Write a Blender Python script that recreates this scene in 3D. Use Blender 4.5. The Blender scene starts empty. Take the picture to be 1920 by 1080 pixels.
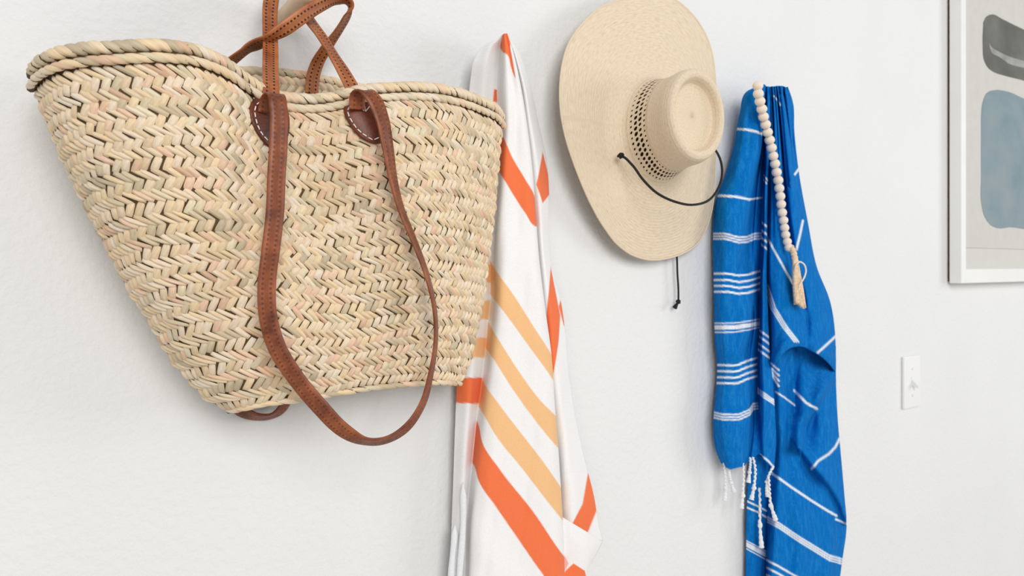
import bpy, bmesh, math, random
import numpy as np
from mathutils import Vector, Matrix

random.seed(7); np.random.seed(7)
scene = bpy.context.scene
C = scene.collection

# ------------------------------------------------------------------ camera
F, CX, CY = 1400.0, 960.0, 497.0           # focal length and principal point, in pixels of a 1920x1080 frame
A = math.radians(55.0)                      # angle between the optical axis and the wall
CAM = np.array([-0.605, -0.864, 1.5])
RIGHT = np.array([math.sin(A), -math.cos(A), 0.0])
FWD = np.array([math.cos(A), math.sin(A), 0.0])
UP = np.array([0.0, 0.0, 1.0])
cd = bpy.data.cameras.new('camera'); cam = bpy.data.objects.new('camera', cd); C.objects.link(cam)
cd.sensor_width = 36.0; cd.lens = 36.0 * F / 1920.0
cd.shift_y = -(540.0 - CY) / 1920.0
cd.clip_start = 0.02
cam.matrix_world = Matrix((
    (RIGHT[0], UP[0], -FWD[0], CAM[0]), (RIGHT[1], UP[1], -FWD[1], CAM[1]),
    (RIGHT[2], UP[2], -FWD[2], CAM[2]), (0, 0, 0, 1)))
cd.dof.use_dof = True; cd.dof.focus_distance = 0.86; cd.dof.aperture_fstop = 9.0
scene.camera = cam

# ------------------------------------------------------------------ light
world = bpy.data.worlds.new('world'); scene.world = world; world.use_nodes = True
bg = world.node_tree.nodes['Background']
bg.inputs[0].default_value = (0.965, 0.985, 1.0, 1); bg.inputs[1].default_value = 0.50
def area(name, loc, target, sx, sy, power, col):
    l = bpy.data.lights.new(name, 'AREA'); l.shape = 'RECTANGLE'; l.size = sx; l.size_y = sy
    l.energy = power; l.color = col
    o = bpy.data.objects.new(name, l); C.objects.link(o); o.location = loc
    o.rotation_euler = (Vector(target) - Vector(loc)).to_track_quat('-Z', 'Y').to_euler()
    return o
area('window_daylight', (-1.2, -3.9, 3.0), (0.3, 0, 1.45), 2.4, 2.0, 146, (1.0, 0.985, 0.965))
area('side_window_daylight', (3.7, -2.6, 1.9), (0.6, 0, 1.35), 1.6, 1.8, 60, (0.985, 0.99, 1.0))
vs = scene.view_settings
vs.view_transform = 'Standard'; vs.look = 'None'; vs.gamma = 1.0; vs.use_curve_mapping = False
vs.exposure = -0.33

# ------------------------------------------------------------------ helpers
def at(px, py, d):
    """world point seen at pixel (px, py) that lies d metres in front of the wall"""
    px = np.asarray(px, float); py = np.asarray(py, float); d = np.asarray(d, float)
    u = (px - CX) / F; v = (CY - py) / F
    dirs = RIGHT * u[..., None] + FWD + UP * v[..., None]
    k = (-d - CAM[1]) / dirs[..., 1]
    return CAM + dirs * k[..., None]

def V(px, py, d): return Vector(at(px, py, d))

def spline(P, n, axis_param=None):
    """Catmull-Rom with chord parametrisation through P (K, ...), n even samples"""
    P = np.asarray(P, float); K = len(P)
    if K == 2:
        t = np.linspace(0, 1, n).reshape((n,) + (1,) * (P.ndim - 1)); return P[0] * (1 - t) + P[1] * t
    if axis_param is None:
        ch = np.sqrt(((P[1:] - P[:-1]) ** 2).reshape(K - 1, -1).sum(1)); ch = np.maximum(ch, 1e-9)
        T = np.concatenate([[0], np.cumsum(ch)])
    else:
        T = np.asarray(axis_param, float)
    m = np.zeros_like(P)
    dl = (P[1:] - P[:-1]) / (T[1:] - T[:-1]).reshape((K - 1,) + (1,) * (P.ndim - 1))
    h = T[1:] - T[:-1]
    for i in range(1, K - 1):
        m[i] = (dl[i - 1] * h[i] + dl[i] * h[i - 1]) / (h[i] + h[i - 1])
    m[0] = dl[0]; m[-1] = dl[-1]
    q = np.linspace(T[0], T[-1], n)
    i = np.clip(np.searchsorted(T, q, side='right') - 1, 0, K - 2)
    sh = (n,) + (1,) * (P.ndim - 1)
    H = (T[i + 1] - T[i]).reshape(sh); t = ((q - T[i])).reshape(sh) / H
    return ((2*t**3 - 3*t**2 + 1) * P[i] + (t**3 - 2*t**2 + t) * H * m[i]
            + (-2*t**3 + 3*t**2) * P[i + 1] + (t**3 - t**2) * H * m[i + 1])

def arc(P, n):
    """resample a 3-D polyline evenly by length"""
    P = np.asarray(P); L = np.concatenate([[0], np.cumsum(np.linalg.norm(P[1:] - P[:-1], axis=1))])
    q = np.linspace(0, L[-1], n)
    return np.stack([np.interp(q, L, P[:, k]) for k in range(P.shape[1])], 1)

def norm(v): return v / np.maximum(np.linalg.norm(v, axis=-1, keepdims=True), 1e-12)

def mesh(name, verts, faces, mat=None, parent=None, smooth=True, uv=None, col=None):
    me = bpy.data.meshes.new(name)
    me.from_pydata([tuple(map(float, v)) for v in verts], [], [tuple(map(int, f)) for f in faces])
    me.update()
    if smooth: me.polygons.foreach_set('use_smooth', [True] * len(me.polygons))
    if uv is not None:
        lay = me.uv_layers.new(name='UVMap')
        idx = np.zeros(len(me.loops), int); me.loops.foreach_get('vertex_index', idx)
        lay.data.foreach_set('uv', np.asarray(uv, float)[idx].ravel())
    if col is not None:
        a = me.color_attributes.new('col', 'FLOAT_COLOR', 'POINT')
        c4 = np.ones((len(verts), 4)); c4[:, :3] = col
        a.data.foreach_set('color', c4.ravel())
    if mat: me.materials.append(mat)
    return link(name, me, parent)

def link(name, me, parent=None):
    o = bpy.data.objects.new(name, me); C.objects.link(o)
    if parent is not None:
        o.parent = parent
        o.matrix_parent_inverse = parent.matrix_world.inverted()
    return o

def thing(name, label, cat, loc, group=None):
    o = bpy.data.objects.new(name, None); C.objects.link(o)
    o.empty_display_size = 0.03
    o.matrix_world = Matrix.Translation(Vector(loc))
    o['label'] = label; o['category'] = cat
    if group: o['group'] = group
    return o

def grid_faces(nr, nc, wrap=False, off=0):
    f = []
    for i in range(nr - 1):
        for j in range(nc if wrap else nc - 1):
            j2 = (j + 1) % nc
            f.append((off + i*nc + j, off + i*nc + j2, off + (i+1)*nc + j2, off + (i+1)*nc + j))
    return f

def solid(o, t, off=0.0):
    m = o.modifiers.new('thickness', 'SOLIDIFY'); m.thickness = t; m.offset = off; return m

def tube_geo(P, r, sides=10, cap=True):
    P = np.asarray(P, float); n = len(P); r = np.broadcast_to(np.asarray(r, float), (n,))
    T = norm(np.gradient(P, axis=0))
    ref = np.array([0.31, -0.9, 0.3]); N = np.zeros_like(P)
    for i in range(n):
        v = ref - T[i] * (ref @ T[i]); v /= np.linalg.norm(v) + 1e-12; N[i] = v; ref = v
    B = np.cross(T, N)
    a = np.linspace(0, 2*math.pi, sides, endpoint=False)
    ring = P[:, None] + r[:, None, None] * (np.cos(a)[None, :, None] * N[:, None] + np.sin(a)[None, :, None] * B[:, None])
    v = ring.reshape(-1, 3); f = grid_faces(n, sides, True)
    if cap:
        f.append(tuple(range(sides))[::-1]); f.append(tuple(range((n-1)*sides, n*sides)))
    return v, f

def tube(name, P, r, mat, parent, sides=10):
    v, f = tube_geo(P, r, sides); return mesh(name, v, f, mat, parent)

def box_geo(lo, hi):
    x0, y0, z0 = lo; x1, y1, z1 = hi
    v = [(x0,y0,z0),(x1,y0,z0),(x1,y1,z0),(x0,y1,z0),(x0,y0,z1),(x1,y0,z1),(x1,y1,z1),(x0,y1,z1)]
    f = [(0,3,2,1),(4,5,6,7),(0,1,5,4),(1,2,6,5),(2,3,7,6),(3,0,4,7)]
    return v, f

def box(name, lo, hi, mat, parent=None, bevel=0.0):
    v, f = box_geo(lo, hi)
    o = mesh(name, v, f, mat, parent, smooth=False)
    if bevel:
        b = o.modifiers.new('bevel', 'BEVEL'); b.width = bevel; b.segments = 3
    return o

def in_poly(px, py, poly):
    poly = np.asarray(poly, float); r = np.zeros(px.shape, bool); n = len(poly); j = n - 1
    for i in range(n):
        xi, yi = poly[i]; xj, yj = poly[j]
        if yi != yj:
            c = ((yi > py) != (yj > py)) & (px < (xj - xi) * (py - yi) / (yj - yi) + xi)
            r ^= c
        j = i
    return r

def line_dist(px, py, pts):
    d = np.full(px.shape, 1e9); sgn = np.zeros(px.shape)
    for (x0, y0), (x1, y1) in zip(pts[:-1], pts[1:]):
        dx, dy = x1 - x0, y1 - y0; L2 = dx*dx + dy*dy
        t = np.clip(((px - x0)*dx + (py - y0)*dy) / L2, 0, 1)
        qx, qy = px - x0 - t*dx, py - y0 - t*dy
        dd = np.hypot(qx, qy); s = np.sign(dx*(py - y0) - dy*(px - x0))
        k = dd < d; d[k] = dd[k]; sgn[k] = s[k]
    return d, sgn

def srgb(r, g, b):
    f = lambda c: c/12.92 if c <= 0.04045 else ((c + 0.055)/1.055)**2.4
    return (f(r/255), f(g/255), f(b/255))

# ------------------------------------------------------------------ materials
class Mat:
    def __init__(s, name, rough=0.6, color=(0.8, 0.8, 0.8), spec=0.4):
        s.m = bpy.data.materials.new(name); s.m.use_nodes = True; s.nt = s.m.node_tree
        s.b = s.nt.nodes['Principled BSDF']
        s.b.inputs['Roughness'].default_value = rough; s.b.inputs['Base Color'].default_value = (*color, 1)
        s.b.inputs['Specular IOR Level'].default_value = spec
    def n(s, t, **kw):
        x = s.nt.nodes.new(t)
        for k, v in kw.items(): setattr(x, k, v)
        return x
    def l(s, a, b): s.nt.links.new(a, b)
    def noise(s, vec, scale, detail=3.0, rough=0.5):
        x = s.n('ShaderNodeTexNoise'); x.inputs['Scale'].default_value = scale; x.inputs['Detail'].default_value = detail
        x.inputs['Roughness'].default_value = rough
        if vec is not None: s.l(vec, x.inputs['Vector'])
        return x
    def coords(s, out='Object', scale=(1, 1, 1)):
        tc = s.n('ShaderNodeTexCoord'); mp = s.n('ShaderNodeMapping'); mp.inputs['Scale'].default_value = scale
        s.l(tc.outputs[out], mp.inputs['Vector']); return mp.outputs[0]
    def ramp(s, fac, stops):
        r = s.n('ShaderNodeValToRGB'); e = r.color_ramp.elements
        e[0].position, e[0].color = stops[0][0], (*stops[0][1], 1)
        e[1].position, e[1].color = stops[-1][0], (*stops[-1][1], 1)
        for p, c in stops[1:-1]:
            k = e.new(p); k.color = (*c, 1)
        s.l(fac, r.inputs[0]); return r.outputs[0]
    def mix(s, fac, a, b, mode='MIX'):
        x = s.n('ShaderNodeMix', data_type='RGBA', blend_type=mode)
        for sock, v in ((x.inputs[0], fac), (x.inputs[6], a), (x.inputs[7], b)):
            if hasattr(v, 'is_linked'): s.l(v, sock)
            elif isinstance(v, (int, float)): sock.default_value = v
            else: sock.default_value = (*v, 1)
        return x.outputs[2]
    def math(s, op, a, b=None, c=None):
        x = s.n('ShaderNodeMath', operation=op)
        for i, v in enumerate((a, b, c)):
            if v is None: continue
            if hasattr(v, 'is_linked'): s.l(v, x.inputs[i])
            else: x.inputs[i].default_value = v
        return x.outputs[0]
    def bump(s, h, strength=0.3, dist=0.001):
        x = s.n('ShaderNodeBump'); x.inputs['Strength'].default_value = strength; x.inputs['Distance'].default_value = dist
        s.l(h, x.inputs['Height']); s.l(x.outputs[0], s.b.inputs['Normal']); return x
    def base(s, sock): s.l(sock, s.b.inputs['Base Color'])

def m_wall():
    m = Mat('painted_plaster', 0.75, spec=0.25)
    v = m.coords()
    a = m.noise(v, 95, 4, 0.55); b = m.noise(v, 240, 2, 0.5); c = m.noise(v, 5, 2)
    h = m.math('ADD', m.math('MULTIPLY', m.ramp(a.outputs[0], [(0.38, (0,0,0)), (0.62, (1,1,1))]), 1.0), m.math('MULTIPLY', b.outputs[0], 0.4))
    m.bump(h, 0.32, 0.0014)
    m.base(m.ramp(c.outputs[0], [(0.3, (0.80, 0.803, 0.80)), (0.7, (0.82, 0.823, 0.82))])); return m.m
def m_floor():
    m = Mat('oak_floor', 0.45)
    v = m.coords(scale=(1.5, 9, 1)); n = m.noise(v, 4, 6)
    m.base(m.ramp(n.outputs[0], [(0.3, (0.50, 0.46, 0.41)), (0.7, (0.64, 0.60, 0.55))])); return m.m
def m_straw(name, obj_color):
    m = Mat(name, 0.55, spec=0.35)
    if obj_color:
        oi = m.n('ShaderNodeObjectInfo'); col = oi.outputs['Color']
    else:
        at_ = m.n('ShaderNodeAttribute', attribute_name='col'); col = at_.outputs['Color']
    tc = m.n('ShaderNodeTexCoord')
    mp = m.n('ShaderNodeMapping'); mp.inputs['Scale'].default_value = (1.0, 9.0, 1)
    m.l(tc.outputs['UV'], mp.inputs[0])
    n = m.noise(mp.outputs[0], 1.6, 3)
    k = m.ramp(n.outputs[0], [(0.3, (0.78, 0.76, 0.72)), (0.65, (1.06, 1.06, 1.06))])
    m.base(m.mix(1.0, col, k, 'MULTIPLY')); m.bump(n.outputs[0], 0.25, 0.0006)
    return m.m
def m_flat(name, col, rough=0.6, spec=0.35, nscale=60, var=0.12, bump=0.0):
    m = Mat(name, rough, col, spec)
    v = m.coords(); n = m.noise(v, nscale, 4)
    lo = tuple(c * (1 - var) for c in col); hi = tuple(min(1, c * (1 + var)) for c in col)
    m.base(m.ramp(n.outputs[0], [(0.3, lo), (0.7, hi)]))
    if bump: m.bump(n.outputs[0], bump, 0.0006)
    return m.m
def m_leather(name, c0, c1, stitched, strength=1.0):
    m = Mat(name, 0.42, spec=0.45)
    v = m.coords(); n = m.noise(v, 38, 6, 0.65); n2 = m.noise(v, 420, 3)
    col = m.ramp(n.outputs[0], [(0.28, c0), (0.52, tuple((a+b)/2 for a, b in zip(c0, c1))), (0.75, c1)])
    h = n2.outputs[0]
    if stitched:
        tc = m.n('ShaderNodeTexCoord'); sp = m.n('ShaderNodeSeparateXYZ'); m.l(tc.outputs['UV'], sp.inputs[0])
        U, W = sp.outputs[0], sp.outputs[1]
        fr = m.math('FRACT', m.math('MULTIPLY', W, 1.0))
        dash = m.math('LESS_THAN', fr, 0.5)
        rows = m.math('ADD', m.math('LESS_THAN', m.math('ABSOLUTE', m.math('SUBTRACT', U, 0.24)), 0.065),
                             m.math('LESS_THAN', m.math('ABSOLUTE', m.math('SUBTRACT', U, 0.68)), 0.065))
        mask = m.math('MULTIPLY', dash, rows)
        groove = m.math('LESS_THAN', m.math('ABSOLUTE', m.math('SUBTRACT', U, 0.46)), 0.13)
        col = m.mix(m.math('MULTIPLY', groove, 0.25), col, tuple(c*0.5 for c in c0))
        col = m.mix(m.math('MULTIPLY', mask, strength), col, (0.045, 0.012, 0.006))
        h = m.math('SUBTRACT', m.math('MULTIPLY', h, 0.5), mask)
    m.base(col); m.bump(h, 0.35, 0.0008)
    return m.m
def m_cloth(name, rough=0.9, weave=900, lo=0.86, hi=1.08, sheen=0.15, speck=None):
    m = Mat(name, rough, spec=0.05)
    a = m.n('ShaderNodeAttribute', attribute_name='col')
    v = m.coords(scale=(1, 1, 1)); n = m.noise(v, weave, 3, 0.6); n2 = m.noise(m.coords(scale=(1, 1, 0.25)), 160, 3, 0.7)
    k = m.ramp(n.outputs[0], [(0.35, (lo,)*3), (0.65, (hi,)*3)])
    col = m.mix(1.0, a.outputs['Color'], k, 'MULTIPLY')
    if speck:
        f = m.ramp(n2.outputs[0], [(0.45, (0, 0, 0)), (0.8, (0.3, 0.3, 0.3))])
        col = m.mix(f, col, speck, 'SCREEN')
    m.base(col); m.bump(n.outputs[0], 0.22, 0.0005)
    m.b.inputs['Sheen Weight'].default_value = sheen
    return m.m
def m_hat():
    m = Mat('woven_straw_hat', 0.7, spec=0.25)
    tc = m.n('ShaderNodeTexCoord'); sp = m.n('ShaderNodeSeparateXYZ'); m.l(tc.outputs['UV'], sp.inputs[0])
    U, W = sp.outputs[0], sp.outputs[1]
    wig = m.noise(tc.outputs['UV'], 14, 2)
    wv = m.math('SINE', m.math('ADD', m.math('MULTIPLY', W, 1250.0), m.math('MULTIPLY', wig.outputs[0], 4.0)))
    wu = m.math('SINE', m.math('MULTIPLY', U, 2600.0))
    h = m.math('ADD', m.math('MULTIPLY', wv, 0.5), m.math('MULTIPLY', wu, 0.22))
    cmp_ = m.n('ShaderNodeCombineXYZ'); m.l(m.math('MULTIPLY', U, 90.0), cmp_.inputs[0]); m.l(m.math('MULTIPLY', W, 500.0), cmp_.inputs[1])
    n = m.noise(cmp_.outputs[0], 1.0, 3, 0.6)
    col = m.ramp(n.outputs[0], [(0.25, (0.66, 0.515, 0.355)), (0.5, (0.77, 0.64, 0.475)), (0.75, (0.83, 0.72, 0.56))])
    m.base(col); m.bump(h, 0.28, 0.0009); return m.m
def m_wood(name, c0, c1, scale=30, stretch=(1, 1, 6)):
    m = Mat(name, 0.5, spec=0.3)
    n = m.noise(m.coords(scale=stretch), scale, 5, 0.6)
    m.base(m.ramp(n.outputs[0], [(0.3, c0), (0.7, c1)])); m.bump(n.outputs[0], 0.08, 0.0005); return m.m
def m_wash(name, cols, scale):
    m = Mat(name, 0.8, spec=0.2)
    n = m.noise(m.coords(scale=(1, 1, 1.4)), scale, 4, 0.55)
    m.base(m.ramp(n.outputs[0], list(zip((0.3, 0.5, 0.72), cols)))); return m.m

M = dict(
    wall=m_wall(), floor=m_floor(),
    strand=m_straw('palm_straw', True), strand_joined=m_straw('palm_straw_woven', False),
    under=m_flat('palm_gap_shade', (0.115, 0.072, 0.036), 0.8, 0.1, 300, 0.3),  # shade in the gaps between strands, put into the colour as dark brown
    inner=m_flat('palm_inner', (0.50, 0.39, 0.24), 0.7, 0.2, 300, 0.2, 0.3),
    strap=m_leather('tan_leather', (0.25, 0.056, 0.014), (0.58, 0.205, 0.068), True),
    longstrap=m_leather('reddish_leather', (0.085, 0.013, 0.005), (0.43, 0.125, 0.042), True, 0.6),
    patch=m_leather('brown_leather', (0.05, 0.009, 0.005), (0.25, 0.055, 0.016), False),
    thread=m_flat('white_thread', (0.86, 0.82, 0.76), 0.8),
    peg=m_wood('pale_wood', (0.78, 0.58, 0.38), (0.88, 0.72, 0.52)),
    bead=m_wood('bare_wood_bead', (0.84, 0.71, 0.59), (0.92, 0.82, 0.71), 60, (1, 1, 3)),
    jute=m_flat('natural_cotton_tassel', (0.80, 0.62, 0.43), 0.9, 0.1, 200, 0.2),
    hat=m_hat(), band=m_flat('hat_hole_shade', (0.075, 0.036, 0.016), 0.9, 0.1),  # band: dark brown standing in for the shade inside the crown
    cord=m_flat('black_cord', (0.012, 0.011, 0.011), 0.6, 0.3, 900, 0.4, 0.3),
    white_cloth=m_cloth('white_striped_cotton', lo=0.93, hi=1.03, sheen=0.1),
    blue_cloth=m_cloth('blue_striped_cotton', lo=0.72, hi=1.18, sheen=0.0, speck=(0.05, 0.33, 0.56)),
    fringe=m_flat('white_cotton_fringe', (0.86, 0.87, 0.89), 0.9, 0.1, 700, 0.08, 0.4),
    frame=m_flat('white_frame_paint', (0.84, 0.84, 0.82), 0.4, 0.4, 20, 0.02),
    mount=m_flat('cream_mount_board', (0.66, 0.64, 0.61), 0.85, 0.1, 30, 0.02),
    paper=m_flat('art_paper', (0.63, 0.61, 0.575), 0.9, 0.1, 40, 0.03),
    backing=m_flat('dark_frame_backing', (0.10, 0.055, 0.04), 0.8),
    grey_wash=m_wash('grey_paint', ((0.12, 0.12, 0.11), (0.155, 0.155, 0.14), (0.20, 0.20, 0.185)), 9),
    pale_wash=m_wash('pale_grey_paint', ((0.24, 0.24, 0.23), (0.33, 0.33, 0.32), (0.42, 0.42, 0.41)), 16),
    blue_wash=m_wash('blue_grey_paint', ((0.20, 0.285, 0.31), (0.245, 0.32, 0.355), (0.30, 0.345, 0.365)), 9),
    plastic=m_flat('white_plastic', (0.86, 0.86, 0.86), 0.35, 0.5, 10, 0.01),
    screw=m_flat('screw_paint', (0.8, 0.8, 0.8), 0.4),
)

# ------------------------------------------------------------------ the setting
w = box('wall_back', (-2.2, 0.0, 0.0), (4.6, 0.12, 2.7), M['wall']); w['kind'] = 'structure'
w['label'] = 'white plastered wall with fine orange-peel texture'
f = box('floor', (-2.2, -4.2, -0.05), (4.6, 0.12, 0.0), M['floor']); f['kind'] = 'structure'

# ------------------------------------------------------------------ basket
RIM = [(62,142,.085),(70,126,.105),(100,106,.135),(150,95,.150),(220,90,.162),(300,87,.165),(370,97,.158),(425,122,.145),(465,152,.132),
       (500,174,.124),(560,187,.120),(620,184,.123),(680,170,.132),(740,165,.138),(800,165,.138),(855,174,.128),(900,190,.112),(930,206,.097),(940,220,.085)]
BOT = [(428,768,.065),(450,764,.085),(500,754,.102),(560,747,.108),(620,737,.110),(700,725,.110),(770,718,.105),(830,715,.092),(863,717,.065)]
LFT = [(62,142),(75,190),(98,245),(122,305),(152,365),(182,425),(210,480),(245,545),(280,598),(315,660),(352,706),(395,750),(428,768)]
RGT = [(940,220),(938,250),(931,330),(925,400),(915,480),(905,560),(892,625),(880,675),(863,717)]
BACKRIM = [(62,142,.085),(85,143,.050),(200,150,.022),(350,142,.016),(450,134,.014),(540,138,.014),(600,148,.014),(660,162,.014),(760,176,.018),(860,196,.035),(920,212,.06),(940,220,.085)]
NS, NT_ = 201, 101
def coons(top, bot, lft, rgt, bulge):
    top = spline(top, 400); bot = spline(bot, 400); lft = spline(lft, 400); rgt = spline(rgt, 400)
    tp = at(top[:,0], top[:,1], top[:,2]); bp = at(bot[:,0], bot[:,1], bot[:,2])
    # even spacing along real length for the top and bottom edges
    def even(px, p3, n):
        L = np.concatenate([[0], np.cumsum(np.linalg.norm(p3[1:] - p3[:-1], axis=1))]); q = np.linspace(0, L[-1], n)
        return np.stack([np.interp(q, L, px[:, k]) for k in range(3)], 1)
    tp = even(top, tp, NS); bp = even(bot, bp, NS)
    l_ = arc(lft, NT_); r_ = arc(rgt, NT_)
    s = np.linspace(0, 1, NS)[None, :, None]; t = np.linspace(0, 1, NT_)[:, None, None]
    T2, B2 = tp[None, :, :2], bp[None, :, :2]; L2, R2 = l_[:, None], r_[:, None]
    P = ((1-t)*T2 + t*B2 + (1-s)*L2 + s*R2
         - ((1-s)*(1-t)*tp[0,:2] + s*(1-t)*tp[-1,:2] + (1-s)*t*bp[0,:2] + s*t*bp[-1,:2]))
    t1 = t[..., 0]; s1 = s[..., 0]
    d = (1-t1)*tp[None, :, 2] + t1*bp[None, :, 2]
    prof = np.clip(1 - np.abs(2*s1 - 1)**2.6, 0, 1)**0.55
    d = d + bulge * np.sin(math.pi*np.clip(t1, 0, 1))**0.8 * prof
    d = d + 0.004*np.sin(9*s1 + 5*t1)*prof*np.sin(math.pi*t1)
    return at(P[..., 0], P[..., 1], d)
FRONT = coons(RIM, BOT, LFT, RGT, 0.022)
BOTB = [(x, y, 0.065 - (d - 0.065)) for x, y, d in BOT]
BACK = coons(BACKRIM, BOTB, LFT, RGT, -0.004)
BACK[..., 1] = np.minimum(BACK[..., 1], -0.009)
def normals(G):
    du = np.gradient(G, axis=1); dv = np.gradient(G, axis=0); return norm(np.cross(du, dv))
FN = normals(FRONT)
if FN[NT_//2, NS//2, 1] > 0: FN = -FN
def lookup(G, s, t):
    x = np.clip(s, 0, 1)*(G.shape[1]-1); y = np.clip(t, 0, 1)*(G.shape[0]-1)
    i = np.minimum(x.astype(int), G.shape[1]-2); j = np.minimum(y.astype(int), G.shape[0]-2)
    a = (x-i)[..., None]; b = (y-j)[..., None]
    return (G[j, i]*(1-a) + G[j, i+1]*a)*(1-b) + (G[j+1, i]*(1-a) + G[j+1, i+1]*a)*b

basket = thing('straw_market_basket', 'large woven palm straw market basket with brown leather straps hanging from a wooden peg', 'basket', at(640, 745, .07))
# body shell: front, back and base panel
st = 4
def sub(G): return G[::st, ::st]
fr = sub(FRONT); nr, nc = fr.shape[:2]
bk = sub(BACK)
sh_v = fr.reshape(-1, 3); sh_f = [q[::-1] for q in grid_faces(nr, nc)]
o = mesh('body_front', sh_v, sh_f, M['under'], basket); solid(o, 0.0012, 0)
o = mesh('body_back', bk.reshape(-1, 3), grid_faces(nr, nc), M['inner'], basket); solid(o, 0.003, 0)
bv = np.concatenate([fr[-1], bk[-1]]); bf = [(i, i+1, nc+i+1, nc+i) for i in range(nc-1)]
o = mesh('base', bv, bf, M['inner'], basket); solid(o, 0.003, 0)

TONES = [srgb(226,209,172), srgb(233,218,186), srgb(214,193,152), srgb(206,196,158), srgb(219,186,152), srgb(228,198,164),
         srgb(196,184,146), srgb(238,228,200), srgb(205,172,136), srgb(212,205,170), srgb(187,175,140), srgb(223,203,158)]
def tone(p):
    k = 0.5 + 0.5*math.sin(p[0]*23 + p[2]*57 + 1.3*math.sin(p[2]*170))
    w_ = random.random()
    if w_ < 0.42: c = TONES[random.choice([0, 1, 2, 11])]
    else: c = TONES[int((k*0.85 + 0.15*random.random())*len(TONES)) % len(TONES)]
    g = random.uniform(0.86, 1.16); lt = srgb(234, 218, 190)
    r_ = [(x*0.82 + y*0.18)*g*h_ for x, y, h_ in zip(c, lt, (1.14, 1.10, 1.18))]; k_ = min(1.0, 0.86/max(r_))
    return tuple(x*k_ for x in r_)

def strand_proto(name, nl=7, nw=5):
    # a flat palm splint: domed across, dipping at both ends
    v = []; uv = []
    for i in range(nl):
        a = -0.5 + i/(nl-1)
        for j in range(nw):
            b = -0.5 + j/(nw-1)
            taper = 1.0 - 0.18*max(0, abs(2*a) - 0.6)/0.4
            z = 1.0*(1 - (2*b)**2*0.85)*(1 - abs(2*a)**3.0*1.0) - 0.12
            v.append((a, b*taper, z)); uv.append((a + 0.5, b + 0.5))
    return np.array(v), [q for q in grid_faces(nl, nw)], np.array(uv)
PV, PF, PUV = strand_proto('strand')
pm = bpy.data.meshes.new('straw_strand')
pm.from_pydata([tuple(map(float, x)) for x in PV], [], PF); pm.update()
pm.polygons.foreach_set('use_smooth', [True]*len(pm.polygons))
lay = pm.uv_layers.new(name='UVMap'); idx = np.zeros(len(pm.loops), int); pm.loops.foreach_get('vertex_index', idx)
lay.data.foreach_set('uv', PUV[idx].ravel()); pm.materials.append(M['strand'])

pieces = []      # (matrix 4x4, tone, projected size)
def add_piece(p, e1, e2, n, ang, L, W, H):
    d = math.cos(ang)*e1 + math.sin(ang)*e2
    wv = np.cross(n, d)
    m = np.eye(4); m[:3, 0] = d*L; m[:3, 1] = wv*W; m[:3, 2] = n*H; m[:3, 3] = p
    view = CAM - p; Z = -(view @ FWD); face = (n @ view)/np.linalg.norm(view)
    pieces.append((m, tone(p), L*W/Z**2*max(face, 0), face))
PAIRS = 17; PITCH = 0.0081
for row in range(2*PAIRS):
    t = 0.045 + (row + 0.5)/(2*PAIRS)*0.945
    ss = np.linspace(0, 1, 400)
    line = lookup(FRONT, ss, np.full(400, t))
    L_ = np.concatenate([[0], np.cumsum(np.linalg.norm(line[1:] - line[:-1], axis=1))])
    n = max(8, int(round(L_[-1]/PITCH)))
    ph = random.random()
    for j in range(n):
        q = (j + 0.5 + 0.13*random.uniform(-1, 1))/n
        s = float(np.interp(q*L_[-1], L_, ss))
        tw = t + 0.0048*math.sin(7*s + row*0.4) + 0.003*math.sin(23*s + row*1.7) + 0.0026*random.uniform(-1, 1)
        S_, T_ = np.array(s), np.array(tw)
        p = lookup(FRONT, S_, T_); nn = norm(lookup(FN, S_, T_))
        a = lookup(FRONT, np.array(min(1, s+.004)), T_) - lookup(FRONT, np.array(max(0, s-.004)), T_)
        b = lookup(FRONT, S_, np.array(min(1, tw+.01))) - lookup(FRONT, S_, np.array(max(0, tw-.01)))
        rh = np.linalg.norm(b)/0.02*0.945/(2*PAIRS)*(1.0 if 0.01 < tw < 0.99 else 1.9)
        e1 = norm(a); e2 = norm(np.cross(nn, e1)); e2 = e2 if e2[2] < 0 else -e2
        nn = norm(np.cross(e1, e2)); nn = nn if nn[1] < 0 or s < 0.03 or s > 0.97 else -nn
        if nn @ lookup(FN, S_, T_) < 0: nn = -nn
        if row % 2 == 0: ang = math.radians(36 + random.uniform(-6, 6))
        else: ang = -math.radians(63 + random.uniform(-7, 7))
        pitch = L_[-1]/n
        Ln = rh/abs(math.sin(ang))*1.22; Wd = pitch*abs(math.sin(ang))*random.uniform(0.90, 1.04)
        add_piece(p + nn*0.0012, e1, e2, nn, ang, Ln, Wd, random.uniform(0.0022, 0.0036))
# inside face of the back panel, the part that shows above the dipped rim
BN = normals(BACK); BN = BN if BN[NT_//2, NS//2, 1] < 0 else -BN
for row in range(6):
    t = 0.02 + row*0.030
    for j in range(62):
        s = (j + 0.5 + 0.1*random.uniform(-1, 1))/62
        if not 0.08 < s < 0.92: continue
        S_, T_ = np.array(s), np.array(t)
        p = lookup(BACK, S_, T_); nn = norm(lookup(BN, S_, T_))
        e1 = norm(lookup(BACK, np.array(s+.004), T_) - lookup(BACK, np.array(s-.004), T_)); e2 = norm(np.cross(nn, e1)); e2 = e2 if e2[2] < 0 else -e2
        ang = math.radians(40) if row % 2 == 0 else -math.radians(55)
        add_piece(p + nn*0.002, e1, e2, nn, ang, 0.0155, 0.0068, 0.0026)
order = sorted(range(len(pieces)), key=lambda i: -pieces[i][2])
single = set(order[:300])
for i in order[:300]:
    m, c, _, _ = pieces[i]
    o = bpy.data.objects.new('straw_strand', pm); C.objects.link(o); o.parent = basket
    o.matrix_parent_inverse = basket.matrix_world.inverted(); o.matrix_basis = Matrix(m.tolist())
    o.color = (*c, 1)
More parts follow.
